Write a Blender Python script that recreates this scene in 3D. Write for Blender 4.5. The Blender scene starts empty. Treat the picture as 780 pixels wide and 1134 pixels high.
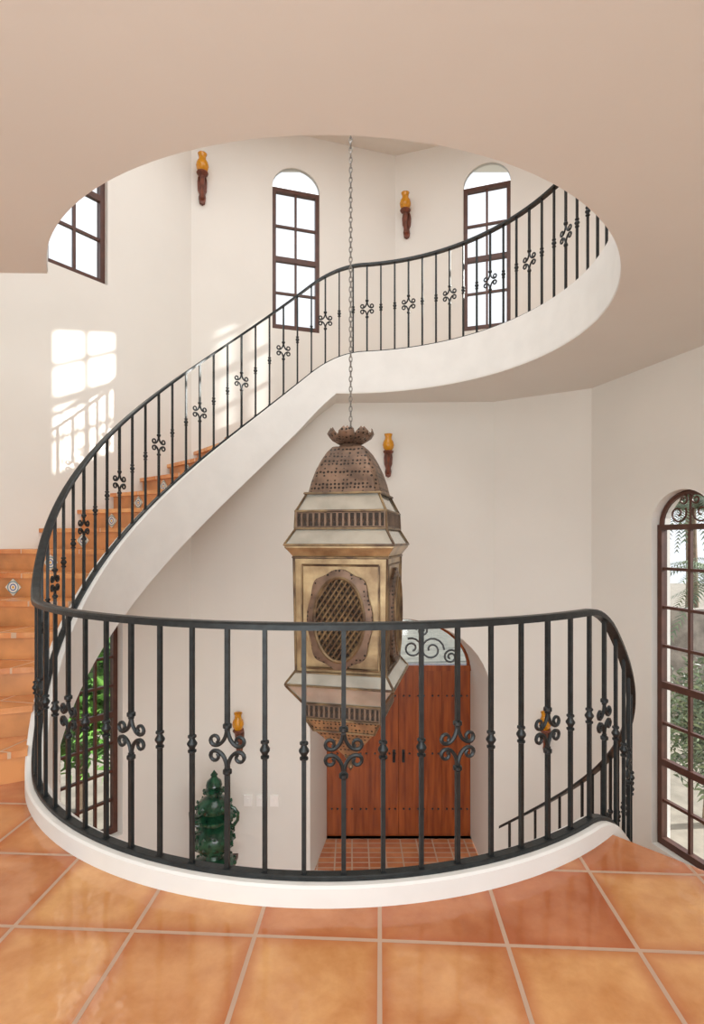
import bpy, bmesh, math, random
from mathutils import Vector, Matrix
from mathutils.geometry import tessellate_polygon
random.seed(7)
S=bpy.context.scene
S.view_settings.view_transform='Standard'
COL=S.collection
# ------------------------------------------------------------------ materials
def newmat(name):
    m=bpy.data.materials.new(name); m.use_nodes=True
    nt=m.node_tree; b=nt.nodes['Principled BSDF']
    return m,nt,b
def simple(name,col,rough=.6,metal=0,var=.0,scale=8,bump=0,col2=None,spec=None,bscale=None,detail=4,stretch=None):
    m,nt,b=newmat(name)
    b.inputs['Roughness'].default_value=rough; b.inputs['Metallic'].default_value=metal
    if spec is not None: b.inputs['Specular IOR Level'].default_value=spec
    tc=nt.nodes.new('ShaderNodeTexCoord'); mp=nt.nodes.new('ShaderNodeMapping')
    nt.links.new(tc.outputs['Object'],mp.inputs[0])
    if stretch: mp.inputs['Scale'].default_value=stretch
    n=nt.nodes.new('ShaderNodeTexNoise'); n.inputs['Scale'].default_value=scale; n.inputs['Detail'].default_value=detail
    nt.links.new(mp.outputs[0],n.inputs['Vector'])
    r=nt.nodes.new('ShaderNodeValToRGB')
    c2=col2 if col2 else tuple(c*(1-var) for c in col)
    r.color_ramp.elements[0].position=.35; r.color_ramp.elements[1].position=.65
    r.color_ramp.elements[0].color=(*c2,1); r.color_ramp.elements[1].color=(*col,1)
    nt.links.new(n.outputs['Fac'],r.inputs[0]); nt.links.new(r.outputs[0],b.inputs['Base Color'])
    if bump:
        n2=nt.nodes.new('ShaderNodeTexNoise'); n2.inputs['Scale'].default_value=bscale or scale*4; n2.inputs['Detail'].default_value=5
        nt.links.new(mp.outputs[0],n2.inputs['Vector'])
        bp=nt.nodes.new('ShaderNodeBump'); bp.inputs['Strength'].default_value=bump; bp.inputs['Distance'].default_value=.01
        nt.links.new(n2.outputs['Fac'],bp.inputs['Height']); nt.links.new(bp.outputs[0],b.inputs['Normal'])
    return m
def tilemat(name,size,rot,loc,c1,c2,grout,mort,edge,rough=.28,em=.55):
    m,nt,b=newmat(name); L=nt.links.new
    tc=nt.nodes.new('ShaderNodeTexCoord'); mp=nt.nodes.new('ShaderNodeMapping')
    mp.inputs['Rotation'].default_value=(0,0,math.radians(rot)); mp.inputs['Location'].default_value=loc
    L(tc.outputs['Object'],mp.inputs[0])
    def brick(ms,sm):
        k=nt.nodes.new('ShaderNodeTexBrick'); k.offset=0; k.squash=1
        k.inputs['Scale'].default_value=1; k.inputs['Brick Width'].default_value=size[0]; k.inputs['Row Height'].default_value=size[1]
        k.inputs['Mortar Size'].default_value=ms; k.inputs['Mortar Smooth'].default_value=sm
        L(mp.outputs[0],k.inputs['Vector']); return k
    k=brick(mort,.15); k.inputs['Color1'].default_value=(*c1,1); k.inputs['Color2'].default_value=(*c2,1); k.inputs['Mortar'].default_value=(*c1,1)
    ke=brick(edge,1.0)
    n=nt.nodes.new('ShaderNodeTexNoise'); n.inputs['Scale'].default_value=3.4; n.inputs['Detail'].default_value=9; n.inputs['Roughness'].default_value=.62; n.inputs['Distortion'].default_value=.15; L(mp.outputs[0],n.inputs['Vector'])
    r=nt.nodes.new('ShaderNodeValToRGB'); r.color_ramp.elements[0].position=.34; r.color_ramp.elements[1].position=.66
    r.color_ramp.elements[0].color=(.78,.64,.56,1); r.color_ramp.elements[1].color=(1.18,1.33,1.50,1)
    L(n.outputs['Fac'],r.inputs[0])
    mx=nt.nodes.new('ShaderNodeMixRGB'); mx.blend_type='MULTIPLY'; mx.inputs[0].default_value=.9
    L(k.outputs['Color'],mx.inputs[1]); L(r.outputs[0],mx.inputs[2])
    me=nt.nodes.new('ShaderNodeMixRGB'); me.inputs[2].default_value=(c2[0]*.9,c2[1]*.75,c2[2]*.7,1)
    mm=nt.nodes.new('ShaderNodeMath'); mm.operation='MULTIPLY'; mm.inputs[1].default_value=em
    L(ke.outputs['Fac'],mm.inputs[0]); L(mm.outputs[0],me.inputs[0]); L(mx.outputs[0],me.inputs[1])
    mg=nt.nodes.new('ShaderNodeMixRGB'); mg.inputs[2].default_value=(*grout,1)
    L(k.outputs['Fac'],mg.inputs[0]); L(me.outputs[0],mg.inputs[1]); L(mg.outputs[0],b.inputs['Base Color'])
    rr=nt.nodes.new('ShaderNodeMapRange'); rr.inputs[3].default_value=rough; rr.inputs[4].default_value=.8
    L(k.outputs['Fac'],rr.inputs[0]); L(rr.outputs[0],b.inputs['Roughness'])
    bp=nt.nodes.new('ShaderNodeBump'); bp.inputs['Strength'].default_value=.5; bp.inputs['Distance'].default_value=.004; bp.invert=True
    n3=nt.nodes.new('ShaderNodeTexNoise'); n3.inputs['Scale'].default_value=9; L(mp.outputs[0],n3.inputs['Vector'])
    b2=nt.nodes.new('ShaderNodeBump'); b2.inputs['Strength'].default_value=.18; b2.inputs['Distance'].default_value=.02
    L(n3.outputs['Fac'],b2.inputs['Height']); L(b2.outputs[0],bp.inputs['Normal'])
    L(k.outputs['Fac'],bp.inputs['Height']); L(bp.outputs[0],b.inputs['Normal'])
    return m
PLASTER=simple('plaster_cream',(.805,.79,.74),.85,0,.03,1.5,.12,bscale=14,spec=.2)
CEILM=simple('plaster_ceiling',(.80,.79,.745),.9,0,.03,1.2,.1,bscale=12,spec=.15)
CURB=simple('plaster_curb_white',(.80,.795,.765),.6,0,.05,5,.1,spec=.3)
TILE=tilemat('saltillo_floor',(.41,.41),3,(-.408,-.121,0),(.68,.34,.13),(.47,.155,.065),(.52,.35,.25),.0075,.06,.11,.6)
TREAD=tilemat('saltillo_tread',(.27,.27),12,(0,0,0),(.76,.37,.135),(.66,.26,.09),(.60,.42,.28),.006,.03,.25)
RISER=simple('riser_terracotta',(.70,.31,.11),.3,0,.3,5)
PAVER=tilemat('entry_pavers',(.2,.1),0,(0,0,0),(.62,.25,.10),(.50,.16,.07),(.60,.45,.34),.009,.015)
IRON=simple('wrought_iron',(.032,.038,.040),.38,.5,.35,30,.1)
WOODF=simple('window_wood',(.10,.038,.024),.45,0,.3,14,.05)
DOORW=simple('door_mahogany',(.38,.095,.024),.18,0,0,2.2,.12,col2=(.20,.045,.015),stretch=(8,8,.7),bscale=30,detail=8)
BRACK=simple('sconce_wood',(.22,.06,.028),.5,0,.5,20,.2)
def glassmat(name,tint,g=.08):
    m=bpy.data.materials.new(name); m.use_nodes=True; nt=m.node_tree; nt.nodes.clear()
    o=nt.nodes.new('ShaderNodeOutputMaterial'); t=nt.nodes.new('ShaderNodeBsdfTransparent'); t.inputs[0].default_value=(*tint,1)
    gl=nt.nodes.new('ShaderNodeBsdfGlossy'); gl.inputs['Roughness'].default_value=.05
    mx=nt.nodes.new('ShaderNodeMixShader'); mx.inputs[0].default_value=g
    nt.links.new(t.outputs[0],mx.inputs[1]); nt.links.new(gl.outputs[0],mx.inputs[2]); nt.links.new(mx.outputs[0],o.inputs[0]); return m
PANE=glassmat('clear_pane',(.99,.99,1),.03)
PANET=glassmat('tinted_pane',(.58,.595,.62),.05)
PANEB=glassmat('transom_pane',(.38,.43,.47),.08)
AMBER,_nt,_b=newmat('amber_glass'); _b.inputs['Base Color'].default_value=(.80,.36,.02,1); _b.inputs['Roughness'].default_value=.1; _b.inputs['Transmission Weight'].default_value=.35
BRASS=simple('aged_brass',(.30,.21,.11),.42,.6,0,9,.35,col2=(.10,.065,.045),bscale=40,detail=8)
BRASS2=simple('tarnished_brass_panel',(.50,.37,.20),.3,.45,0,7,.2,col2=(.24,.155,.08),bscale=30,detail=10)
FROST=simple('lantern_frosted_glass',(.64,.66,.60),.06,.5,.3,5,.05,bscale=14,spec=.9)
DARK=simple('lantern_painted_dark',(.05,.035,.025),.7,0,.3,10)  # dark colour behind lattice and fretwork imitates the shade inside the lantern
def pierced(name,scale,thr,c1=(.27,.175,.12),c2=(.13,.085,.06)):
    m,nt,b=newmat(name); L=nt.links.new
    tc=nt.nodes.new('ShaderNodeTexCoord'); v=nt.nodes.new('ShaderNodeTexVoronoi'); v.inputs['Scale'].default_value=scale; v.inputs['Randomness'].default_value=.25
    L(tc.outputs['Object'],v.inputs['Vector'])
    r=nt.nodes.new('ShaderNodeValToRGB'); r.color_ramp.elements[0].position=thr; r.color_ramp.elements[1].position=thr+.04
    r.color_ramp.elements[0].color=(0,0,0,1); r.color_ramp.elements[1].color=(1,1,1,1); L(v.outputs['Distance'],r.inputs[0])
    n=nt.nodes.new('ShaderNodeTexNoise'); n.inputs['Scale'].default_value=9; L(tc.outputs['Object'],n.inputs['Vector'])
    r2=nt.nodes.new('ShaderNodeValToRGB'); r2.color_ramp.elements[0].color=(*c2,1); r2.color_ramp.elements[1].color=(*c1,1)
    r2.color_ramp.elements[0].position=.35; r2.color_ramp.elements[1].position=.65; L(n.outputs['Fac'],r2.inputs[0])
    mx=nt.nodes.new('ShaderNodeMixRGB'); mx.inputs[1].default_value=(.03,.022,.016,1); L(r.outputs[0],mx.inputs[0]); L(r2.outputs[0],mx.inputs[2])  # holes are only painted: dark spots imitate the shaded lantern inside
    L(mx.outputs[0],b.inputs['Base Color']); b.inputs['Metallic'].default_value=.4; b.inputs['Roughness'].default_value=.5
    bp=nt.nodes.new('ShaderNodeBump'); bp.inputs['Strength'].default_value=.8; bp.inputs['Distance'].default_value=.008
    L(r.outputs[0],bp.inputs['Height']); L(bp.outputs[0],b.inputs['Normal']); return m
PIERCE=pierced('pierced_brown_metal',38,.30)
PIERCEW=pierced('pierced_amber_metal',38,.30,(.40,.24,.12),(.20,.12,.07))
GREENG=simple('green_glaze',(.018,.085,.042),.16,0,0,14,.2,col2=(.005,.022,.013),bscale=30)
LEAF=simple('leaf_green',(.14,.34,.05),.5,0,0,6,col2=(.04,.13,.02))
LEAF2=simple('palm_green',(.20,.25,.13),.5,0,0,6,col2=(.07,.105,.06))
BARK=simple('bark',(.25,.18,.12),.9,0,.4,10,.4)
STONE=simple('garden_stone',(.42,.37,.32),.9,0,.45,5,.4)
GROUND=simple('garden_gravel',(.34,.30,.24),.95,0,.3,4)
SWITCH=simple('switch_plastic',(.92,.91,.88),.3,0,.02,5)
TALA,nt,b=newmat('talavera_tile')
tc=nt.nodes.new('ShaderNodeTexCoord'); mp=nt.nodes.new('ShaderNodeMapping'); mp.inputs['Location'].default_value=(-.5,-.5,-.5)
nt.links.new(tc.outputs['Generated'],mp.inputs[0])
ln=nt.nodes.new('ShaderNodeVectorMath'); ln.operation='LENGTH'
sp=nt.nodes.new('ShaderNodeSeparateXYZ'); cb=nt.nodes.new('ShaderNodeCombineXYZ'); nt.links.new(mp.outputs[0],sp.inputs[0])
nt.links.new(sp.outputs[0],cb.inputs[0]); nt.links.new(sp.outputs[2],cb.inputs[1]); nt.links.new(cb.outputs[0],ln.inputs[0])
r=nt.nodes.new('ShaderNodeValToRGB'); r.color_ramp.interpolation='CONSTANT'; e=r.color_ramp.elements
e[0].color=(.7,.4,.05,1); e[1].position=.1; e[1].color=(.75,.74,.68,1)
for p,c in ((.2,(.04,.09,.30,1)),(.28,(.75,.74,.68,1)),(.42,(.10,.25,.30,1)),(.5,(.72,.70,.62,1))):
    q=e.new(p); q.color=c
nt.links.new(ln.outputs['Value'],r.inputs[0]); nt.links.new(r.outputs[0],b.inputs['Base Color']); b.inputs['Roughness'].default_value=.15
# ------------------------------------------------------------------ mesh helpers
class MB:
    def __init__(s): s.v=[];s.f=[];s.m=[];s.s=[]
    def add(s,vs,fs,mi=0,sm=False):
        o=len(s.v); s.v+= [tuple(p) for p in vs]
        for f in fs: s.f.append([i+o for i in f]); s.m.append(mi); s.s.append(sm)
    def box(s,lo,hi,fn=None,mi=0):
        fn=fn or (lambda x,y,z:(x,y,z))
        vs=[fn(x,y,z) for z in (lo[2],hi[2]) for y in (lo[1],hi[1]) for x in (lo[0],hi[0])]
        s.add(vs,[(0,1,3,2),(4,5,7,6),(0,1,5,4),(2,3,7,6),(0,2,6,4),(1,3,7,5)],mi)
    def lathe(s,prof,n=16,c=(0,0,0),mi=0,sm=True,fn=None):
        vs=[];fs=[]
        for (r,z) in prof:
            for i in range(n):
                a=2*math.pi*i/n; p=(c[0]+r*math.cos(a),c[1]+r*math.sin(a),c[2]+z); vs.append(fn(*p) if fn else p)
        for j in range(len(prof)-1):
            for i in range(n): fs.append((j*n+i,j*n+(i+1)%n,(j+1)*n+(i+1)%n,(j+1)*n+i))
        fs.append(tuple(range(n))); fs.append(tuple((len(prof)-1)*n+i for i in range(n)))
        s.add(vs,fs,mi,sm)
    def tube(s,pts,r,n=6,mi=0,closed=False):
        pts=[Vector(p) for p in pts]; N=len(pts); vs=[];fs=[]
        up=None
        for i,p in enumerate(pts):
            if closed: t=(pts[(i+1)%N]-pts[i-1])
            else: t=(pts[min(i+1,N-1)]-pts[max(i-1,0)])
            t.normalize()
            if up is None:
                up=Vector((0,0,1)) if abs(t.z)<.9 else Vector((0,1,0))
            a=(up-t*up.dot(t))
            if a.length<1e-5: a=t.orthogonal()
            a.normalize(); up=a; bb=t.cross(a)
            rr=r[i] if isinstance(r,(list,tuple)) else r
            for k in range(n):
                g=2*math.pi*k/n; vs.append(p+a*math.cos(g)*rr+bb*math.sin(g)*rr)
        M=N if closed else N-1
        for i in range(M):
            for k in range(n):
                j=(i+1)%N; fs.append((i*n+k,i*n+(k+1)%n,j*n+(k+1)%n,j*n+k))
        if not closed: fs.append(tuple(range(n))); fs.append(tuple((N-1)*n+k for k in range(n)))
        s.add(vs,fs,mi,True)
    def obj(s,name,mats,parent=None,sharp=40):
        me=bpy.data.meshes.new(name); me.from_pydata(s.v,[],s.f)
        for m in (mats if isinstance(mats,(list,tuple)) else [mats]): me.materials.append(m)
        for p,mi,sm in zip(me.polygons,s.m,s.s): p.material_index=mi; p.use_smooth=sm
        bm=bmesh.new(); bm.from_mesh(me); bmesh.ops.recalc_face_normals(bm,faces=bm.faces); bm.to_mesh(me); bm.free()
        if any(s.s): me.set_sharp_from_angle(angle=math.radians(sharp))
        o=bpy.data.objects.new(name,me); COL.objects.link(o)
        if parent: o.parent=parent
        return o
def tag(o,label=None,cat=None,kind=None,group=None):
    if label:o['label']=label
    if cat:o['category']=cat
    if kind:o['kind']=kind
    if group:o['group']=group
    return o
def empty(name,loc=(0,0,0)):
    o=bpy.data.objects.new(name,None); o.location=loc; o.empty_display_size=.1; COL.objects.link(o); return o
def prism(name,poly,z0,z1,mats,top=0,bot=0,side=0):
    mb=MB(); n=len(poly)
    tr=tessellate_polygon([[Vector((p[0],p[1],0)) for p in poly]])
    mb.add([(p[0],p[1],z1) for p in poly],tr,top); mb.add([(p[0],p[1],z0) for p in poly],tr,bot)
    vs=[(p[0],p[1],z0) for p in poly]+[(p[0],p[1],z1) for p in poly]
    mb.add(vs,[(i,(i+1)%n,n+(i+1)%n,n+i) for i in range(n)],side)
    o=mb.obj(name,mats); bm=bmesh.new(); bm.from_mesh(o.data); bmesh.ops.remove_doubles(bm,verts=bm.verts,dist=1e-5); bmesh.ops.recalc_face_normals(bm,faces=bm.faces); bm.to_mesh(o.data); bm.free()
    return o
# ------------------------------------------------------------------ geometry constants
CX,CY=-.10,3.78
RI,RR,RO=1.77,1.82,1.87
ZC,ZU,ZL,ZT=2.80,3.15,-2.45,6.05
def P(phi,R): a=math.radians(phi); return (CX-R*math.sin(a),CY-R*math.cos(a))
UP0,UP1=61.,178.; DN0=-42.; DNS=6.59
def sm(x,w):
    if x<=-w: return 0.
    if x>=w: return x
    return (x+w)**2/(4*w)
def line(phi):
    up=sm(phi-UP0,7)-sm(phi-UP1,9)
    dn=sm(DN0-phi,4)
    return up*(ZU/(UP1-UP0)) - min(dn*(.175/DNS), 2.45)
DEND=ZU/(UP1-UP0)*9/4.
def thick(phi):
    t=0
    if UP0<phi<=UP1:
        t=math.sin(math.pi*(phi-UP0)/(UP1-UP0))*.18
        t-=DEND*max(0,min(1,(phi-164)/14.))**1.5
    if phi<DN0: t=.06*min(1,(DN0-phi)/10)
    return .35+t
class Wall:
    def __init__(s,p0,p1):
        s.p0=Vector(p0); s.p1=Vector(p1); s.d=(s.p1-s.p0); s.len=s.d.length; s.d.normalize(); s.o=Vector((-s.d.y,s.d.x))
    def pt(s,a,z,dep=0):
        q=s.p0+s.d*a+s.o*dep; return (q.x,q.y,z)
    def at(s,xpix):
        k=(xpix-390)/600.; return (k*s.p0.y-s.p0.x)/(s.d.x-k*s.d.y)
    def dist(s,phi):
        a=math.radians(phi); u=Vector((-math.sin(a),-math.cos(a))); den=u.dot(s.o)
        if den<=1e-4: return 99
        return (s.p0-Vector((CX,CY))).dot(s.o)/den
    def ang(s): return math.atan2(-s.o.x,s.o.y)
    def panel(s,name,outer,holes=(),thk=.2,mat=PLASTER):
        loops=[outer]+list(holes)
        tr=tessellate_polygon([[Vector((p[0],p[1],0)) for p in l] for l in loops])
        flat=[p for l in loops for p in l]; n=len(flat)
        mb=MB(); vs=[s.pt(a,z,0) for a,z in flat]+[s.pt(a,z,thk) for a,z in flat]
        fs=[tuple(t) for t in tr]+[tuple(i+n for i in t) for t in tr]; o=0
        for l in loops:
            m=len(l)
            for i in range(m): fs.append((o+i,o+(i+1)%m,n+o+(i+1)%m,n+o+i))
            o+=m
        mb.add(vs,fs); ob=mb.obj(name,mat); tag(ob,kind='structure'); return ob
L0=(-3.8,3.22); A=(-1.78,6.0); B=(.536,6.7); E=(2.52,6.05); F=(3.4,4.84)
C=(1.54,5.88); D=(2.37,5.36); G=(3.2,2.48)
W_left=Wall(L0,A); W_u1=Wall(A,B); W_u2=Wall(B,E); W_u3=Wall(E,F); W_u4=Wall(F,(3.4,-2.2))
W_lb=Wall(A,C); W_ld=Wall(C,D); W_lr=Wall(D,G); W_lr2=Wall(G,(3.2,-2.2)); W_l0=Wall((-3.8,-2.2),L0)
def arch(s0,s1,z0,zs,rise,n=16):
    c=(s0+s1)/2;h=(s1-s0)/2
    return [(s0,z0),(s1,z0)]+[(c+h*math.cos(math.pi*i/n),zs+rise*math.sin(math.pi*i/n)) for i in range(n+1)]
def rect(s0,s1,z0,z1): return [(s0,z0),(s1,z0),(s1,z1),(s0,z1)]
wcount=[0]
def window(w,sc,width,z0,zs,rise,cols,rows,thickrows,blank,iron=False,dep=.09,mt=.012,pane=None):
    wcount[0]+=1; s0,s1=sc-width/2,sc+width/2; pane=pane or PANET
    fn=lambda a,d,z: w.pt(a,z,d)
    mb=MB(); ft=.045; fd=(dep,dep+.06)
    mb.box((s0,fd[0],z0),(s0+ft,fd[1],zs),fn); mb.box((s1-ft,fd[0],z0),(s1,fd[1],zs),fn)
    mb.box((s0+ft,fd[0],z0),(s1-ft,fd[1],z0+ft*1.3),fn); mb.box((s0+ft,fd[0],zs-ft),(s1-ft,fd[1],zs),fn)
    for i in range(1,cols):
        a=s0+ft+(width-2*ft)*i/cols; mb.box((a-mt,dep+.015,z0+ft),(a+mt,dep+.045,zs-ft),fn)
    for j in range(1,rows):
        z=z0+ft+(zs-z0-2*ft)*j/rows; t=max(.028,mt*2) if j in thickrows else mt
        mb.box((s0+ft,dep+(.002 if j in thickrows else .016),z-t),(s1-ft,dep+.05,z+t),fn)
    if not blank:
        c=(s0+s1)/2;h=width/2; N=16; pts=[]
        for i in range(N+1):
            g=math.pi*i/N; pts.append(fn(c+(h-.02)*math.cos(g),dep+.03,zs+(rise-.02)*math.sin(g)))
        mb.tube(pts,.022,6)
        if iron:
            for sg in (-1,1):
                for (ox,oz,R0,p0_) in ((.11,.09,.085,2.6),(.06,.20,.05,1.0)):
                    q=[]
                    for i in range(22):
                        g=i/21*8.2; rr=R0*(1-i/26)
                        q.append(fn(c+sg*(ox+rr*math.cos(g+p0_)),dep+.02,zs+oz+rr*math.sin(g+p0_)))
                    mb.tube(q,.008,5)
            mb.tube([fn(c,dep+.03,zs),fn(c,dep+.03,zs+rise-.02)],.009,5)
    o=mb.obj('window_%d'%wcount[0],WOODF); tag(o,kind='structure')
    g=MB()
    if blank:
        lp=rect(s0+.02,s1-.02,z0+.02,zs-.01); g.add([fn(a,dep+.03,z) for a,z in lp],[(0,1,2,3)]); g.obj('glass_pane',pane,o)
        g=MB(); lp=arch(s0,s1,zs,zs+.0005,rise)[2:]; g.add([fn(a,.012,z) for a,z in lp],[tuple(range(len(lp)))]); g.obj('lunette_glass',pane,o)
    else:
        lp=arch(s0+.02,s1-.02,z0+.02,zs,rise-.02)
        g.add([fn(a,dep+.03,z) for a,z in lp],[tuple(range(len(lp)))]); g.obj('glass_pane',pane,o)
    return arch(s0,s1,z0,zs,rise)
# --- left wall
sU=(W_left.at(50)+W_left.at(120))/2; sL=(W_left.at(68)+W_left.at(135))/2
h1=window(W_left,sU,.57,3.75,5.42,.25,2,4,(2,),True,dep=.05)
h2=window(W_left,sL,.60,-1.60,.75,.27,3,8,(4,),False)
W_left.panel('wall_left',rect(0,W_left.len,ZL,ZT),[h1,h2])
W_l0.panel('wall_left_near',rect(0,W_l0.len,ZL,ZT))
# --- upper back walls
a=W_u1.at(302);b_=W_u1.at(354); h=window(W_u1,(a+b_)/2,.56,3.75,5.40,.25,2,4,(2,),True,dep=.02)
W_u1.panel('wall_back_upper',rect(0,W_u1.len,.9,ZT),[h],.05)
a=W_u2.at(515);b_=W_u2.at(564); h=window(W_u2,(a+b_)/2,.54,3.78,5.48,.25,2,4,(2,),True,dep=.02)
W_u2.panel('wall_back_right_upper',rect(0,W_u2.len,ZC,ZT),[h],.05)
h=window(W_u3,.75,.62,4.50,5.90,.08,2,4,(2,),True,mt=.022,pane=PANE)
W_u3.panel('wall_right_upper',rect(0,W_u3.len,ZC,ZT),[h])
W_u4.panel('wall_right_near_upper',rect(0,W_u4.len,ZC,ZT))
# --- lower walls
def zsoff(phi): return line(phi)-thick(phi)
outer=[(0,ZL),(W_lb.len,ZL),(W_lb.len,ZC+.02)]
N=24
for i in range(N,-1,-1):
    s=W_lb.len*i/N; q=W_lb.pt(s,0); phi=math.degrees(math.atan2(-(q[0]-CX),-(q[1]-CY)))%360
    z=ZC+.02 if phi>=UP1-2 else zsoff(phi)+.06
    if i<N: outer.append((s,min(z,ZC+.02)))
def sx(X): return (X-A[0])/W_lb.d.x
ENT=arch(sx(-.46),sx(1.50),ZL+.001,-.35,.79,24)
W_lb.panel('wall_back',outer,[ENT])
W_ld.panel('wall_back_right',rect(0,W_ld.len,ZL,ZC+.02))
a=W_lr.at(722); h=window(W_lr,a+.30,.60,-1.30,1.43,.28,2,8,(2,4),False,True,dep=.06)
W_lr.panel('wall_right',rect(0,W_lr.len,ZL,ZC+.02),[h])
W_lr2.panel('wall_right_near',rect(0,W_lr2.len,ZL,ZC+.02))
# entry reveal
dpt=6.80; n=len(ENT)
DH=arch(-.32,1.50,ZL+.001,-.33,.66,24)
vs=[(*W_lb.pt(a,z,.0)[:2],z) for a,z in ENT]+[(x,dpt,z) for x,z in DH]
fs=[(i,(i+1)%n,n+(i+1)%n,n+i) for i in range(1,n)]
mb=MB(); mb.add(vs,fs)
ob=mb.obj('wall_entry_reveal',PLASTER); tag(ob,kind='structure')
W_door=Wall((-1.2,dpt),(2.4,dpt))
W_door.panel('wall_entry',rect(0,3.6,ZL-.05,1.0),[[(x+1.2,z) for x,z in arch(-.32,1.50,ZL,-.33,.66,24)]],.2)
# ------------------------------------------------------------------ slabs
def arc(p0,p1,R,n):
    return [P(p0+(p1-p0)*i/n,R) for i in range(n+1)]
def outR(phi,walls,cap): return min([w.dist(phi) for w in walls]+[cap])
poly=arc(UP0+2,DN0,1.84,48)+arc(DN0,-84,3.05,10)+[(3.22,2.6),(3.22,-2.2),(-3.82,-2.2),(-3.82,3.25)]+arc(93,UP0+2,3.3,8)
o=prism('floor',poly,-.30,0,[TILE,PLASTER],0,1,1); tag(o,kind='structure')
mb=MB(); vs=[];N=12
for i in range(N+1):
    x,y=P(DN0+(-84-DN0)*i/N,3.05); vs+=[(x,y,ZL),(x,y,-.29)]
mb.add(vs,[(2*i,2*i+1,2*i+3,2*i+2) for i in range(N)]); o=mb.obj('wall_stair_side',PLASTER); tag(o,kind='structure')
hy=3.05; ph=math.degrees(math.acos((CY-hy)/RI))
rW=W_u1.dist(UP1); q2=P(UP1,rW+.03)
poly=[q2]+arc(UP1,360+ph,RI+.003,110)+[(-3.9,hy-.04),(-3.9,-2.2),(3.6,-2.2),(3.6,4.84),(2.55,6.09),(.54,6.74)]
o=prism('ceiling',poly,ZC,ZU,[TREAD,CEILM],0,1,1); tag(o,kind='structure')
o=prism('ceiling_upper',[(-4.1,-2.4),(3.7,-2.4),(3.7,7),(-4.1,7)],ZT,ZT+.2,[CEILM]); tag(o,kind='structure')
o=prism('floor_lower',[(-4.0,-2.2),(3.4,-2.2),(3.4,6.9),(-4.0,6.9)],ZL-.2,ZL,[PAVER]); tag(o,kind='structure')
# ------------------------------------------------------------------ curbs / stringers
def ribbon(name,p0,p1,n,ri,ro,zt,zb,mat,parent=None,bev=0):
    mb=MB();vs=[];fs=[]
    for i in range(n+1):
        phi=p0+(p1-p0)*i/n; t=zt(phi); bt=zb(phi)
        if bev:
            prof=[(ri,bt),(ri,t-bev),(ri+bev,t),(ro-bev,t),(ro,t-bev),(ro,bt)]
        else: prof=[(ri,bt),(ri,t),(ro,t),(ro,bt)]
        for r_,z in prof: vs.append((*P(phi,r_),z))
    k=6 if bev else 4
    for i in range(n):
        for j in range(k): fs.append((i*k+j,i*k+(j+1)%k,(i+1)*k+(j+1)%k,(i+1)*k+j))
    fs.append(tuple(range(k))); fs.append(tuple(n*k+j for j in range(k)))
    mb.add(vs,fs,0,True); return mb.obj(name,mat,parent,30)
ct=lambda p: line(p)+.076
o=ribbon('trim_1',DN0,UP0,60,RI,RO,ct,lambda p:line(p)-thick(p),CURB,None,.008); tag(o,kind='structure')
o=ribbon('trim_2',UP1,360+ph,130,RI,RO,ct,lambda p:ZC+.01,CURB,None,.008); tag(o,kind='structure')
# ------------------------------------------------------------------ staircases
def stairs(name,phis,ztops,walls,cap,soff,rin,label,stringer):
    root=empty(name,(*P(phis[0],2.3),min(ztops[0],0) if ztops[0]>0 else ZL))
    tag(root,label,'staircase')
    inv=Matrix.Translation(-root.location)
    def fix(o): o.parent=root; o.matrix_parent_inverse=inv; return o
    body=MB()
    for i in range(len(ztops)):
        a,b=phis[i],phis[i+1]; z=ztops[i]; K=3; sgn=1 if b>a else -1
        ang=[a+(b-a)*j/K for j in range(K+1)]
        vs=[]
        for g in ang:
            ro_=outR(g,walls,cap)+.005
            vs+=[(*P(g,rin),z-.03),(*P(g,ro_),z-.03),(*P(g,ro_),soff(g)),(*P(g,rin),soff(g))]
        fs=[]
        for j in range(K):
            for q in range(4): fs.append((j*4+q,j*4+(q+1)%4,(j+1)*4+(q+1)%4,(j+1)*4+q))
        fs+= [(0,1,2,3),tuple(K*4+q for q in range(4))]
        body.add(vs,fs,0)
        up=b>a
        a2=a-.9*sgn if up else a; b2=b if up else b+.9*sgn
        tb=MB(); ang=[a2+(b2-a2)*j/K for j in range(K+1)]; vs=[]
        for g in ang:
            ro_=outR(g,walls,cap)
            vs+=[(*P(g,rin),z-.035),(*P(g,ro_),z-.035),(*P(g,ro_),z),(*P(g,rin),z)]
        tb.add(vs,fs,0); t=fix(tb.obj('tread',TREAD))
        g0=a if up else b; zz0=z-.175
        g1=g0-.12
        rb=MB(); ra=outR(g0,walls,cap)
        vs=[(*P(g1,rin),zz0),(*P(g1,ra),zz0),(*P(g1,ra),z-.035),(*P(g1,rin),z-.035),(*P(g0,rin),zz0),(*P(g0,ra),zz0),(*P(g0,ra),z-.035),(*P(g0,rin),z-.035)]
        rb.add(vs,[(0,1,2,3),(4,5,6,7),(0,1,5,4),(1,2,6,5),(2,3,7,6),(3,0,4,7)]); fix(rb.obj('riser',RISER))
        if up:
            rc=(rin+ra)/2
            x,y=P(g1-.12,rc); th=math.radians(g1)
            tl=MB(); tl.box((-.046,-.004,-.046),(.046,.004,.046)); to=tl.obj('painted_tile',TALA); to.parent=root
            to.location=Vector((x,y,z-.104))-root.location
            to.rotation_euler=(0,math.radians(45),math.atan2(-math.cos(th),-math.sin(th)))
    fix(body.obj('stair_body',PLASTER))
    so=ribbon('stringer',*stringer,RI,RO,ct,lambda p:max(line(p)-thick(p),ZL+.0),CURB,None,.008); fix(so)
    return root
ph_up=[UP0+2+i*(UP1-UP0-2)/17 for i in range(18)]
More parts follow.
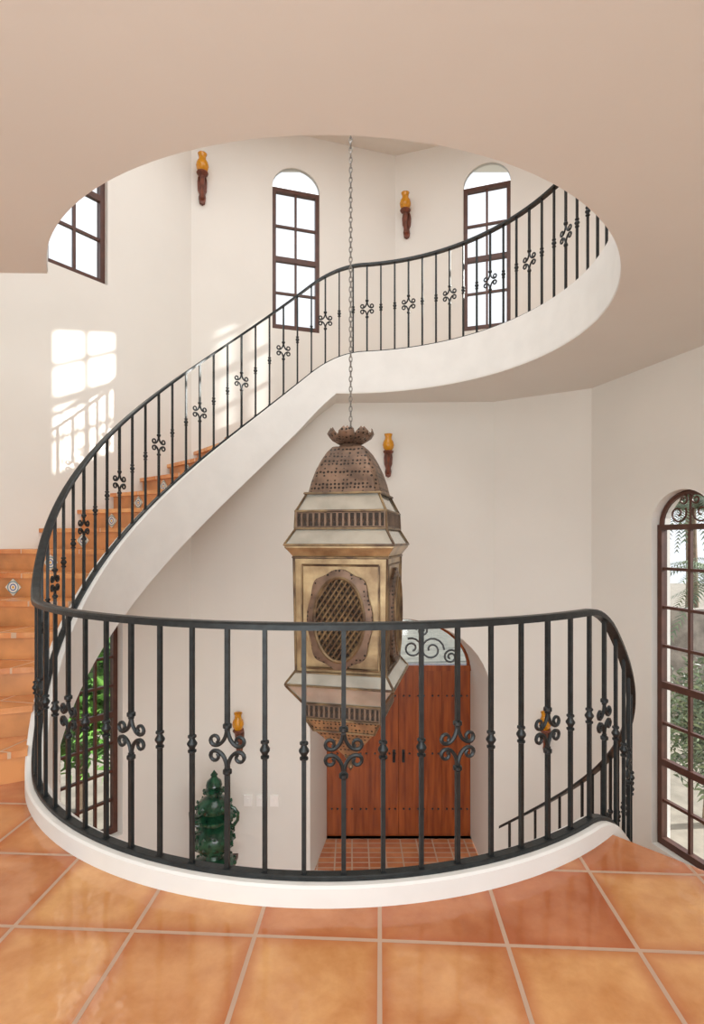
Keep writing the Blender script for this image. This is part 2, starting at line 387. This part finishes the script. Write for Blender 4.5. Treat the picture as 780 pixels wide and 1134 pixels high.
stairs('staircase',ph_up,[.175*(i+1) for i in range(17)],[W_left,W_u1],3.3,lambda g:line(g)-thick(g),1.86,
  'curved upward flight with terracotta treads and white plaster stringer',(UP0,UP1,90))
ph_dn=[DN0-i*DNS for i in range(14)]
stairs('staircase',ph_dn,[-.175*(i+1) for i in range(13)],[W_ld,W_lr,W_lb],3.04,lambda g:max(line(g)-thick(g),ZL),1.86,
  'curved downward flight with terracotta treads beside the tall window',(DN0-13*DNS-3,DN0,70))
# ------------------------------------------------------------------ railings
def plain_mesh():
    mb=MB(); r=.0076
    mb.box((-r,-r,-.01),(r,r,.905))
    mb.lathe([(.008,.425),(.016,.430),(.016,.437),(.010,.440),(.012,.447),(.019,.458),(.019,.464),(.012,.475),(.010,.482),(.016,.485),(.016,.492),(.008,.497)],12)
    mb.box((-.012,-.012,-.01),(.012,.012,.02))
    return mb
def scroll_mesh():
    mb=MB(); r=.0082; zc=.455; H=.076
    mb.box((-r,-r,-.01),(r,r,zc-H+.01)); mb.box((-r,-r,zc+H-.01),(r,r,.905))
    for sx_ in (-1,1):
        for sz in (-1,1):
            pts=[(.001,H+.012)]
            for i in range(10):
                t=i/9*math.pi/2; x=.045*(1-math.cos(t))+.002; z=H-(H-.010)*math.sin(t)
                pts.append((x,z))
            cx_,cz_=.048,.030; R0=.0205
            for i in range(1,13):
                g=math.radians(-88+i*27); rr=R0*(1-i*.035); pts.append((cx_+rr*math.cos(g),cz_+rr*math.sin(g)))
            mb.tube([(sx_*x,0,zc+sz*z) for x,z in pts],[.0076 if i<14 else .0066 for i in range(len(pts))],6)
    for sz in (-1,1):
        mb.lathe([(.009,-.012),(.017,-.006),(.017,.006),(.009,.012)],10,(0,0,zc+sz*(H+.008)))
    mb.box((-.012,-.012,-.01),(.012,.012,.02))
    return mb
PM=plain_mesh().obj('baluster',IRON); SMo=scroll_mesh().obj('scroll_baluster',IRON)
pm,smm=PM.data,SMo.data; bpy.data.objects.remove(PM); bpy.data.objects.remove(SMo)
RH=.925
def railing(name,p0,p1,label,nseg):
    root=empty(name,(*P((p0+p1)/2,RR),0)); tag(root,label,'railing')
    inv=Matrix.Translation(-root.location)
    hr=ribbon('handrail',p0,p1,nseg,RR-.023,RR+.023,lambda p:ct(p)+RH,lambda p:ct(p)+RH-.026,IRON,None,.007); hr.parent=root; hr.matrix_parent_inverse=inv
    br=ribbon('bottom_rail',p0,p1,nseg,RR-.020,RR+.020,lambda p:ct(p)+.018,lambda p:ct(p)+.0,IRON,None,.004); br.parent=root; br.matrix_parent_inverse=inv
    k=math.ceil((p0+.8+2.2)/4.53)
    while -2.2+k*4.53<p1-.5:
        phi=-2.2+k*4.53; sc=(k%3==0)
        o=bpy.data.objects.new('scroll_baluster' if sc else 'baluster',smm if sc else pm); COL.objects.link(o); o.parent=root
        x,y=P(phi,RR); o.location=Vector((x,y,ct(phi)))-root.location
        th=math.radians(phi); o.rotation_euler=(0,0,-th); k+=1
    return root
railing('iron_railing',DN0-13*DNS,UP0,'dark wrought-iron railing curving around the landing opening and down the stair',150)
railing('iron_railing',UP0,345,'dark wrought-iron railing climbing the curved stair and ringing the upper gallery',220)
# ------------------------------------------------------------------ sconces
def sconce_parts():
    bk=MB()
    prof=[(0,-.25),(.026,-.235),(.034,-.19),(.026,-.15),(.042,-.11),(.046,-.04),(.040,.0),(.030,.02)]
    pts=[(x,z) for x,z in prof]+[(-x,z) for x,z in reversed(prof[1:])]; n=len(pts)
    vs=[(x,0,z) for x,z in pts]+[(x,-.035,z) for x,z in pts]
    bk.add(vs,[tuple(range(n)),tuple(range(n,2*n))]+[(i,(i+1)%n,n+(i+1)%n,n+i) for i in range(n)])
    bk.tube([(0,-.02,-.20),(0,-.055,-.19),(0,-.075,-.15),(0,-.06,-.10),(0,-.075,-.05),(0,-.085,0)],[.022,.024,.020,.018,.022,.026],8)
    cup=MB(); cup.lathe([(.015,-.02),(.046,-.005),(.056,.012),(.050,.022),(.02,.024)],16,(0,-.085,0))
    gl=MB(); gl.lathe([(.034,.022),(.053,.05),(.060,.08),(.052,.115),(.036,.14),(.034,.165),(.044,.195),(.036,.193),(.028,.165)],18,(0,-.085,0))
    return bk,cup,gl
bk,cup,gl=sconce_parts()
bo=bk.obj('bracket',BRACK).data; cu=cup.obj('cup',BRACK).data; ga=gl.obj('glass_shade',AMBER).data
for o in list(bpy.data.objects):
    if o.data in (bo,cu,ga): bpy.data.objects.remove(o)
def sconce(w,xpix,ztop,zbot,label):
    s=w.at(xpix); sc=(ztop-zbot)/.445
    root=empty('wall_sconce',w.pt(s,zbot+.25*sc,-.002)); root.rotation_euler=(0,0,w.ang()); root.scale=(sc,sc,sc)
    tag(root,label,'wall lamp',group='amber glass wall sconces')
    for nm,d in (('bracket',bo),('cup',cu),('glass_shade',ga)):
        o=bpy.data.objects.new(nm,d); COL.objects.link(o); o.parent=root
sconce(W_u1,224,5.53,5.02,'carved wood sconce with amber glass high on the upper wall')
sconce(W_u2,451,5.50,4.99,'carved wood sconce with amber glass between two arched windows')
sconce(W_lb,430,2.44,1.98,'carved wood sconce with amber glass under the gallery slab')
sconce(W_lb,266,-.58,-1.05,'carved wood sconce with amber glass above the green urn')
sconce(W_ld,606,-.45,-.9,'carved wood sconce with amber glass beside the entry arch')
# ------------------------------------------------------------------ switches
for xp in (275,289,304):
    s=W_lb.at(xp); x,y,z=W_lb.pt(s,-1.57,0)
    r0=empty('light_switch',(x,y,z)); r0.rotation_euler=(0,0,W_lb.ang()); tag(r0,'cream plastic light switch plate on the lower plaster wall','light switch',group='switch plates')
    m_=MB(); m_.box((-.045,-.014,-.06),(.045,0,.06)); m_.obj('plate',SWITCH,r0)
    m_=MB(); m_.box((-.014,-.022,-.026),(.014,-.013,.026)); m_.obj('toggle',SWITCH,r0)
# ------------------------------------------------------------------ entry door
dr=empty('door_1',(.59,dpt,ZL)); tag(dr,'double mahogany plank entry door with iron pulls','door',kind='structure')
def leafdoor(x0,x1,hx):
    lb=MB(); n=5; w=(x1-x0)/n
    for i in range(n):
        lb.box((x0+i*w+.004,.05,.01),(x0+(i+1)*w-.004,.09,2.10))
    lb.box((x0+.001,.065,.001),(x1-.001,.11,2.10))
    lo=lb.obj('door_leaf',DOORW,dr)
    st=MB()
    for zz in (.35,1.05,1.78):
        for i in range(n):
            for dx in (.3,.7):
                st.lathe([(.014,0),(.010,.010),(.001,.013)],8,fn=lambda x,y,z,xx=x0+.01+(i+dx)*w,z0=zz:(xx+x,.05-z,z0+y))
    st.obj('iron_studs',IRON,lo)
    hd=MB(); hd.box((hx-.018,.040,.94),(hx+.018,.05,1.10)); hd.tube([(hx,.045,.965),(hx,.015,.98),(hx,.01,1.02),(hx,.015,1.06),(hx,.045,1.075)],.007,8); hd.obj('pull_handle',IRON,lo)
leafdoor(-.91,0.0,-.06); leafdoor(0.0,.91,.06)
fr=MB(); fr.box((-.91,.03,2.10),(.91,.14,2.17)); fr.box((-.012,.10,0.0),(.012,.13,2.12)); fr.box((-.91,.10,0.0),(.91,.13,.03))
fr.tube([(.0+.89*math.cos(math.pi*i/24),.08,2.14+.63*math.sin(math.pi*i/24)) for i in range(25)],.025,6)
fr.obj('door_frame',DOORW,dr)
tr=MB()
for sg in (-1,1):
    for (cx_,cz_,R0,ph0,tt) in ((.42,2.36,.16,0,1),(.17,2.38,.13,2,-1),(.66,2.27,.09,1,1),(.30,2.60,.08,3,-1)):
        tr.tube([(sg*(cx_+R0*(1-i/30)*math.cos(ph0+tt*i*.42)),.06,cz_+R0*(1-i/30)*math.sin(ph0+tt*i*.42)) for i in range(24)],.013,5)
tr.tube([(0,.06,2.15),(0,.06,2.76)],.013,5)
tr.obj('transom_scrollwork',simple('transom_iron',(.12,.13,.14),.5,.2,.1,10),dr)
g=MB(); lp=[(.9*math.cos(math.pi*i/20),2.15+.64*math.sin(math.pi*i/20)) for i in range(21)]
g.add([(x,.10,z) for x,z in lp],[tuple(range(len(lp)))]); g.obj('transom_glass',PANEB,dr)
# ------------------------------------------------------------------ lantern
LY=3.7; SC=.00617
lx=(388.5-390)*SC
lan=empty('hanging_lantern',(lx,LY,0)); tag(lan,'large pierced brass Moroccan lantern with glass skirts on a long chain','lantern')
lan.rotation_euler=(0,0,math.radians(-13))
ZY=lambda y:1.3-(y-598)*SC
HW=lambda px:px*SC/1.2
def sq(prof,name,mat,parent=lan,rnd=0):
    mb=MB(); vs=[];fs=[]
    base=[]
    if rnd:
        for cxs,cys,a0 in ((1,1,0),(-1,1,90),(-1,-1,180),(1,-1,270)):
            for k in range(4):
                g=math.radians(a0+30*k); base.append((cxs*(1-rnd)+rnd*math.cos(g),cys*(1-rnd)+rnd*math.sin(g)))
    else: base=[(1,1),(-1,1),(-1,-1),(1,-1)]
    n=len(base)
    for y,px in prof:
        h_=HW(px)
        for bx,by in base: vs.append((bx*h_,by*h_,ZY(y)))
    for j in range(len(prof)-1):
        for i in range(n): fs.append((j*n+i,j*n+(i+1)%n,(j+1)*n+(i+1)%n,(j+1)*n+i))
    fs+=[tuple(range(n)),tuple((len(prof)-1)*n+i for i in range(n))]
    mb.add(vs,fs,0,False); return mb.obj(name,mat,parent)
def corner_strips(mb,y0,p0,y1,p1,r=.008):
    for bx,by in ((1,1),(-1,1),(-1,-1),(1,-1)):
        mb.tube([(bx*HW(p0),by*HW(p0),ZY(y0)),(bx*HW(p1),by*HW(p1),ZY(y1))],r,6)
def ringbar(mb,y,px,r=.008):
    h_=HW(px); c=[(h_,h_),(-h_,h_),(-h_,-h_),(h_,-h_)]
    for i in range(4):
        a_,b2=c[i],c[(i+1)%4]; mb.tube([(a_[0],a_[1],ZY(y)),(b2[0],b2[1],ZY(y))],r,6)
sq([(497,21),(503,27),(512,33),(523,39),(536,44),(549,47.5)],'pierced_dome',PIERCE,rnd=.25)
sq([(549,45),(568,56)],'upper_glass_skirt',FROST)
BANDM=simple('band_backing',(.24,.16,.11),.5,.4,.4,12)
def band(y0,y1,px,name):
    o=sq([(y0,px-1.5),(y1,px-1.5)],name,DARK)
    mb=MB(); h_=HW(px)
    for q in range(4):
        R=Matrix.Rotation(q*math.pi/2,3,'Z')
        f=lambda x,z,d=0: tuple(R@Vector((x,-(h_+d),z)))
        za,zb=ZY(y1),ZY(y0); t=.014
        def bx(x0,x1,z0,z1):
            mb.box((x0,0,z0),(x1,.012,z1),lambda x,y,z:f(x,z,-y))
        bx(-h_,h_,za,za+t); bx(-h_,h_,zb-t,zb)
        N=15
        for i in range(N+1):
            x=-h_+2*h_*i/N; bx(x-.007,x+.007,za,zb)
            if i<N:
                xm=-h_+2*h_*(i+.5)/N; mb.tube([f(x,za+t,-.006),f(xm,(za+zb)/2+.012,-.006),f(x+2*h_/N,za+t,-.006)],.004,4)
    mb.obj('fretwork',BANDM,o)
band(568,586,57,'pierced_gallery_band')
sq([(586,56),(602,67.5)],'shoulder_glass_skirt',FROST)
sq([(602,68),(606,68),(610,64),(616,59)],'shoulder_molding',BRASS2)
body=sq([(616,58.5),(736,56)],'lantern_body',BRASS2)
sq([(734,57),(745,67),(748,67)],'lower_glass_skirt',FROST)
sq([(748,66.5),(769,49)],'lower_glass_skirt',FROST)
band(769,785,49,'lower_pierced_band')
sq([(785,47),(800,39),(806,33)],'lower_pierced_taper',PIERCEW)
sq([(806,33),(822,18),(834,8)],'lower_pierced_taper',PIERCEW)
mb=MB(); mb.lathe([(.03,ZY(832)),(.045,ZY(836)),(.03,ZY(841)),(.015,ZY(846)),(.02,ZY(849)),(.002,ZY(853))],12); mb.obj('bottom_finial',BRASS,lan)
tm=MB()
for args in ((549,46,568,57),(586,57,602,68),(616,59,734,57),(748,67,769,50),(785,48,800,39.5),(734,57.5,746,67.5),(568,57,586,58),(769,50,785,49)): corner_strips(tm,*args)
for y,px in ((549,48.5),(568,57.5),(586,58),(603,68.5),(616,60),(735,58),(747,67.5),(769,50),(785,49),(800,39)): ringbar(tm,y,px)
h1_=HW(57.5)
for q in range(4):
    R=Matrix.Rotation(q*math.pi/2,3,'Z')
    def F_(x,z,d=.004): return tuple(R@Vector((x,-(h1_+d),z)))
    for (x0,z0,x1,z1) in ((-.25,ZY(624),.25,ZY(624)),(-.25,ZY(730),.25,ZY(730)),(-.25,ZY(624),-.25,ZY(730)),(.25,ZY(624),.25,ZY(730))):
        tm.tube([F_(x0,z0),F_(x1,z1)],.008,5)
tm.obj('brass_edging',BRASS,lan)
zc=ZY(679)
for q in range(4):
    R=Matrix.Rotation(q*math.pi/2,3,'Z')
    def F_(x,z,d): return tuple(R@Vector((x,-(h1_+d),z)))
    ax,az=.160,.262
    NN=64
    md=MB()
    def outline(k,sx_,sz_):
        t=2*math.pi*k/NN; l=1+.035*math.cos(8*t)
        c_,s_=math.cos(t),math.sin(t); e_=.78
        return (sx_*math.copysign(abs(c_)**e_,c_)*l,sz_*math.copysign(abs(s_)**e_,s_)*l)
    vs=[];fs=[]
    for k in range(NN):
        o_=outline(k,.205,.305); i_=(ax*math.cos(2*math.pi*k/NN),az*math.sin(2*math.pi*k/NN))
        vs+=[F_(o_[0],o_[1]+zc,.0),F_(o_[0],o_[1]+zc,.022),F_(i_[0],i_[1]+zc,.034),F_(i_[0],i_[1]+zc,.0)]
    for k in range(NN):
        k2=(k+1)%NN
        for j in range(3): fs.append((k*4+j,k*4+j+1,k2*4+j+1,k2*4+j))
    md.add(vs,fs,0,False); mo=md.obj('pierced_medallion',PIERCE,lan)
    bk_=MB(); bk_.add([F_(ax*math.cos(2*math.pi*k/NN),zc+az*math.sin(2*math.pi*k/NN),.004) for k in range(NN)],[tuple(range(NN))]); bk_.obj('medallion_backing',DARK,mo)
    lt=MB()
    for sg in (-1,1):
        for c in range(-11,12):
            c0=c*.055; m_=1.5*sg
            A_=1/ax**2+m_*m_/az**2; B_=2*m_*c0/az**2; C_=c0*c0/az**2-1; dsc=B_*B_-4*A_*C_
            if dsc<=0: continue
            xa=(-B_-math.sqrt(dsc))/(2*A_); xb=(-B_+math.sqrt(dsc))/(2*A_)
            lt.tube([F_(xa,zc+m_*xa+c0,.020+.004*sg),F_(xb,zc+m_*xb+c0,.020+.004*sg)],.0085,5)
    lt.tube([F_(ax*math.cos(2*math.pi*k/NN),zc+az*math.sin(2*math.pi*k/NN),.03) for k in range(NN)],.012,6,closed=True)
    lt.obj('medallion_lattice',BRASS,mo)
cr=MB()
cr.lathe([(.115,ZY(500)),(.09,ZY(496)),(.06,ZY(492)),(.05,ZY(488)),(.03,ZY(480)),(.02,ZY(474))],16)
for k in range(8):
    a_=2*math.pi*k/8; c_,s_=math.cos(a_),math.sin(a_)
    vs=[];W_=[.03,.05,.060,.045,.012]; Rr=[.05,.09,.13,.155,.150]; Z_=[ZY(493),ZY(490),ZY(486),ZY(481),ZY(476)]
    for w_,r_,z_ in zip(W_,Rr,Z_):
        for t in (-1,0,1): vs.append((c_*r_-s_*t*w_,s_*r_+c_*t*w_,z_-(.01 if t==0 else 0)))
    fs=[(j*3+i,j*3+i+1,(j+1)*3+i+1,(j+1)*3+i) for j in range(4) for i in (0,1)]
    cr.add(vs,fs,0,True)
cro=cr.obj('crown',PIERCE,lan)
so=cro.modifiers.new('s','SOLIDIFY'); so.thickness=.004
ch=MB(); z=ZY(475); k=0
while z<ZT-.02:
    pts=[]
    for i in range(10):
        g=2*math.pi*i/10; u=.010*math.cos(g); v=.022*math.sin(g)
        pts.append((u,0,z+v) if k%2==0 else (0,u,z+v))
    ch.tube(pts,.0038,5,closed=True); z+=.034; k+=1
ch.lathe([(.07,ZT-.03),(.06,ZT-.01),(.02,ZT)],12)
ch.obj('chain',simple('chain_metal',(.34,.33,.31),.4,.7,.4,30),lan)
# ------------------------------------------------------------------ green urn on stand
ux,uy=-1.38,5.42
st=empty('wooden_plinth',(ux,uy,ZL)); tag(st,'low dark wooden plinth against the lower wall','plinth')
m_=MB(); m_.box((-.2,-.2,.46),(.2,.2,.50)); m_.obj('plinth_top',WOODF,st)
for sx_ in (-1,1):
    for sy_ in (-1,1):
        m_=MB(); m_.lathe([(.03,0),(.022,.1),(.028,.25),(.02,.4),(.03,.46)],10,(sx_*.15,sy_*.15,0)); m_.obj('leg',WOODF,st)
ur=empty('ceramic_urn',(ux,uy,ZL+.50)); tag(ur,'tall dark green glazed ceramic urn in sculpted tiers','urn')
m_=MB()
prof=[(.17,0),(.205,.015),(.205,.035),(.15,.06),(.095,.09),(.085,.12),(.13,.15),(.185,.20),(.20,.27),(.185,.34),(.14,.39),(.10,.415),(.10,.44),(.17,.465),(.20,.48),(.20,.50),(.14,.515),(.105,.54)]
m_.lathe(prof,28)
def rad(z,pf):
    for (r0,z0),(r1,z1) in zip(pf,pf[1:]):
        if z0<=z<=z1: return r0+(r1-r0)*(z-z0)/max(1e-6,z1-z0)
    return pf[-1][0]
def leaves(mb,pf,rows,n,L):
    for j,zz in enumerate(rows):
        R0=rad(zz,pf)
        for k in range(n):
            g=2*math.pi*(k+.5*(j%2))/n; c_,s_=math.cos(g),math.sin(g)
            def q(dr,dt,dz): return (c_*(R0+dr)-s_*dt,s_*(R0+dr)+c_*dt,zz+dz)
            w_=L*.45
            mb.add([q(-.01,0,-L*.5),q(.006,-w_,0),q(.006,w_,0),q(.020,0,.0),q(.012,0,L*.7),q(-.01,0,.02)],[(0,1,3),(0,3,2),(1,4,3),(3,4,2),(1,5,4),(2,4,5)],0,True)
leaves(m_,prof,[.19,.24,.29,.34],12,.045)
for zz,R0,n_ in ((.025,.205,14),(.49,.20,16)):
    for k in range(n_):
        g=2*math.pi*k/n_; m_.lathe([(.004,-.022),(.020,-.010),(.020,.010),(.004,.022)],8,(R0*math.cos(g),R0*math.sin(g),zz))
m_.obj('urn_body',GREENG,ur)
m_=MB(); pl=[(.11,.53),(.165,.56),(.175,.60),(.14,.65),(.09,.68),(.065,.70),(.06,.715),(.10,.735),(.10,.75),(.06,.765),(.08,.80),(.07,.84),(.035,.87),(.028,.885),(.036,.905),(.012,.935),(.002,.95)]
m_.lathe(pl,24); leaves(m_,pl,[.58,.62],11,.04)
for k in range(10):
    g=2*math.pi*k/10; m_.lathe([(.003,-.018),(.015,-.008),(.015,.008),(.003,.018)],7,(.10*math.cos(g),.10*math.sin(g),.743))
m_.obj('lid',GREENG,ur)
for sg in (-1,1):
    m_=MB(); m_.tube([(sg*.14,0,.38),(sg*.20,0,.40),(sg*.235,0,.45),(sg*.24,0,.52),(sg*.20,0,.57),(sg*.15,0,.59)],[.018,.018,.016,.016,.016,.012],8); m_.obj('handle',GREENG,ur)
# ------------------------------------------------------------------ exterior
o=prism('ground_exterior',[(-40,-30),(40,-30),(40,50),(-40,50)],ZL-.5,ZL-.25,[GROUND]); tag(o,kind='structure')
def bush(name,c,rad,n,L,mat,label):
    root=empty(name,(c[0],c[1],ZL-.25)); tag(root,label,'plant')
    mb=MB()
    for i in range(n):
        u=Vector((random.gauss(0,1),random.gauss(0,1),random.gauss(0,1))).normalized()*random.uniform(.3,1)
        p=Vector((u.x*rad[0],u.y*rad[1],c[2]-(ZL-.25)+u.z*rad[2])); d=Vector((random.uniform(-1,1),random.uniform(-1,1),random.uniform(-.4,.9))).normalized()
        sd=d.cross(Vector((random.uniform(-1,1),random.uniform(-1,1),random.uniform(-1,1)))).normalized()*L*.13
        mb.add([p,p+d*L*.4+sd,p+d*L-Vector((0,0,L*.2)),p+d*L*.4-sd],[(0,1,2,3)])
    mb.obj('foliage',mat,root)
    tk=MB(); tk.tube([(0,0,0),(.03,0,(c[2]-ZL)*.6),(0,0,c[2]-ZL+.2)],[.08,.06,.03],8); tk.obj('trunk',BARK,root)
bush('garden_shrub',(-4.0,8.0,-.7),(.95,.7,1.5),3000,.30,LEAF,'bright green leafy garden shrub outside the lower window')
bush('garden_shrub',(-5.6,5.9,-1.1),(.7,.7,1.2),900,.32,LEAF,'bright green leafy garden shrub outside the lower window')
bush('garden_shrub',(5.0,7.6,-1.3),(.65,.55,1.0),2200,.16,LEAF2,'grey-green garden shrub outside the tall window')
def palm(x,y,h,label,n=22,L=1.7):
    root=empty('palm_tree',(x,y,ZL-.25)); tag(root,label,'palm tree')
    tk=MB(); tk.tube([(0,0,0),(.05,0,h*.5),(0,0,h)],[.16,.12,.10],10); tk.obj('trunk',BARK,root)
    mb=MB(); J=26
    for i in range(n):
        a_=2*math.pi*i/n+random.uniform(-.2,.2); el=random.uniform(.1,1.3); c_,s_=math.cos(a_),math.sin(a_)
        prev=None
        for j in range(J):
            t=j/(J-1); r_=L*t*math.cos(el*(1-t*.4)); z_=h+L*t*math.sin(el)-L*.8*t*t
            p=Vector((c_*r_,s_*r_,z_))
            if prev is not None:
                for sg in (-1,1):
                    d=Vector((-s_*sg*.26+c_*.12,c_*sg*.26+s_*.12,-.10))*(1.1-t*.7); mb.add([prev,prev+(p-prev)*.55,p+d],[(0,1,2)])
            prev=p
    mb.obj('fronds',LEAF2,root)
palm(6.9,10.0,3.2,'young palm tree with arching green fronds outside the tall window',34,1.6)
palm(8.4,13.4,4.8,'tall palm tree with arching green fronds beyond the garden wall',38,2.4)
palm(11.5,18.5,5.2,'broad palm tree with arching green fronds beyond the garden wall',40,3.2)
o=prism('garden_wall',[(3.9,11.7),(10.5,11.7),(10.5,12.0),(3.9,12.0)],ZL-.25,-.2,[STONE]); tag(o,'low weathered stone garden wall outside the tall window','wall')
# ------------------------------------------------------------------ lights
w=bpy.data.worlds.new('World'); S.world=w; w.use_nodes=True
bg=w.node_tree.nodes['Background']; bg.inputs[0].default_value=(.94,.97,1,1); bg.inputs[1].default_value=2.0
def area(name,loc,rot,size,power,col=(.97,.99,1),sy=None):
    l=bpy.data.lights.new(name,'AREA'); l.energy=power; l.color=col; l.shape='RECTANGLE'; l.size=size; l.size_y=sy or size
    o=bpy.data.objects.new(name,l); o.location=loc; o.rotation_euler=rot; COL.objects.link(o); return o
area('fill_upper',(-.2,3.2,6.0),(0,0,0),3.4,120)  # added fill under the top ceiling, out of view; no real fixture
area('fill_landing',(0,-1.4,2.3),(math.radians(70),0,0),3.0,64,sy=1.6)  # unseen fill behind the camera, added to brighten the landing
area('fill_landing_up',(-1.2,-1.2,.35),(math.radians(150),0,0),2.6,40,col=(.90,.97,1),sy=1.4)  # added upward fill that lifts the ceiling, not a fixture of the house
area('fill_lower',(0,1.3,-.5),(math.radians(50),0,0),2.6,78,sy=1.2)  # added fill hidden below the landing floor to brighten the lower hall
sl=bpy.data.lights.new('sun','SUN'); sl.energy=16; sl.angle=math.radians(.6); sl.color=(1,.96,.88)
so=bpy.data.objects.new('sun',sl); COL.objects.link(so)
so.rotation_euler=Vector((-1,-.085,-.458)).to_track_quat('-Z','Y').to_euler()
# ------------------------------------------------------------------ camera
cd=bpy.data.cameras.new('camera'); co=bpy.data.objects.new('camera',cd); COL.objects.link(co)
co.location=(0,0,1.3); co.rotation_euler=(math.radians(90),0,0)
cd.sensor_fit='VERTICAL'; cd.sensor_height=36; cd.lens=600/1134*36; cd.shift_y=31/1134; cd.clip_start=.05
S.camera=co
bpy.context.view_layer.update()
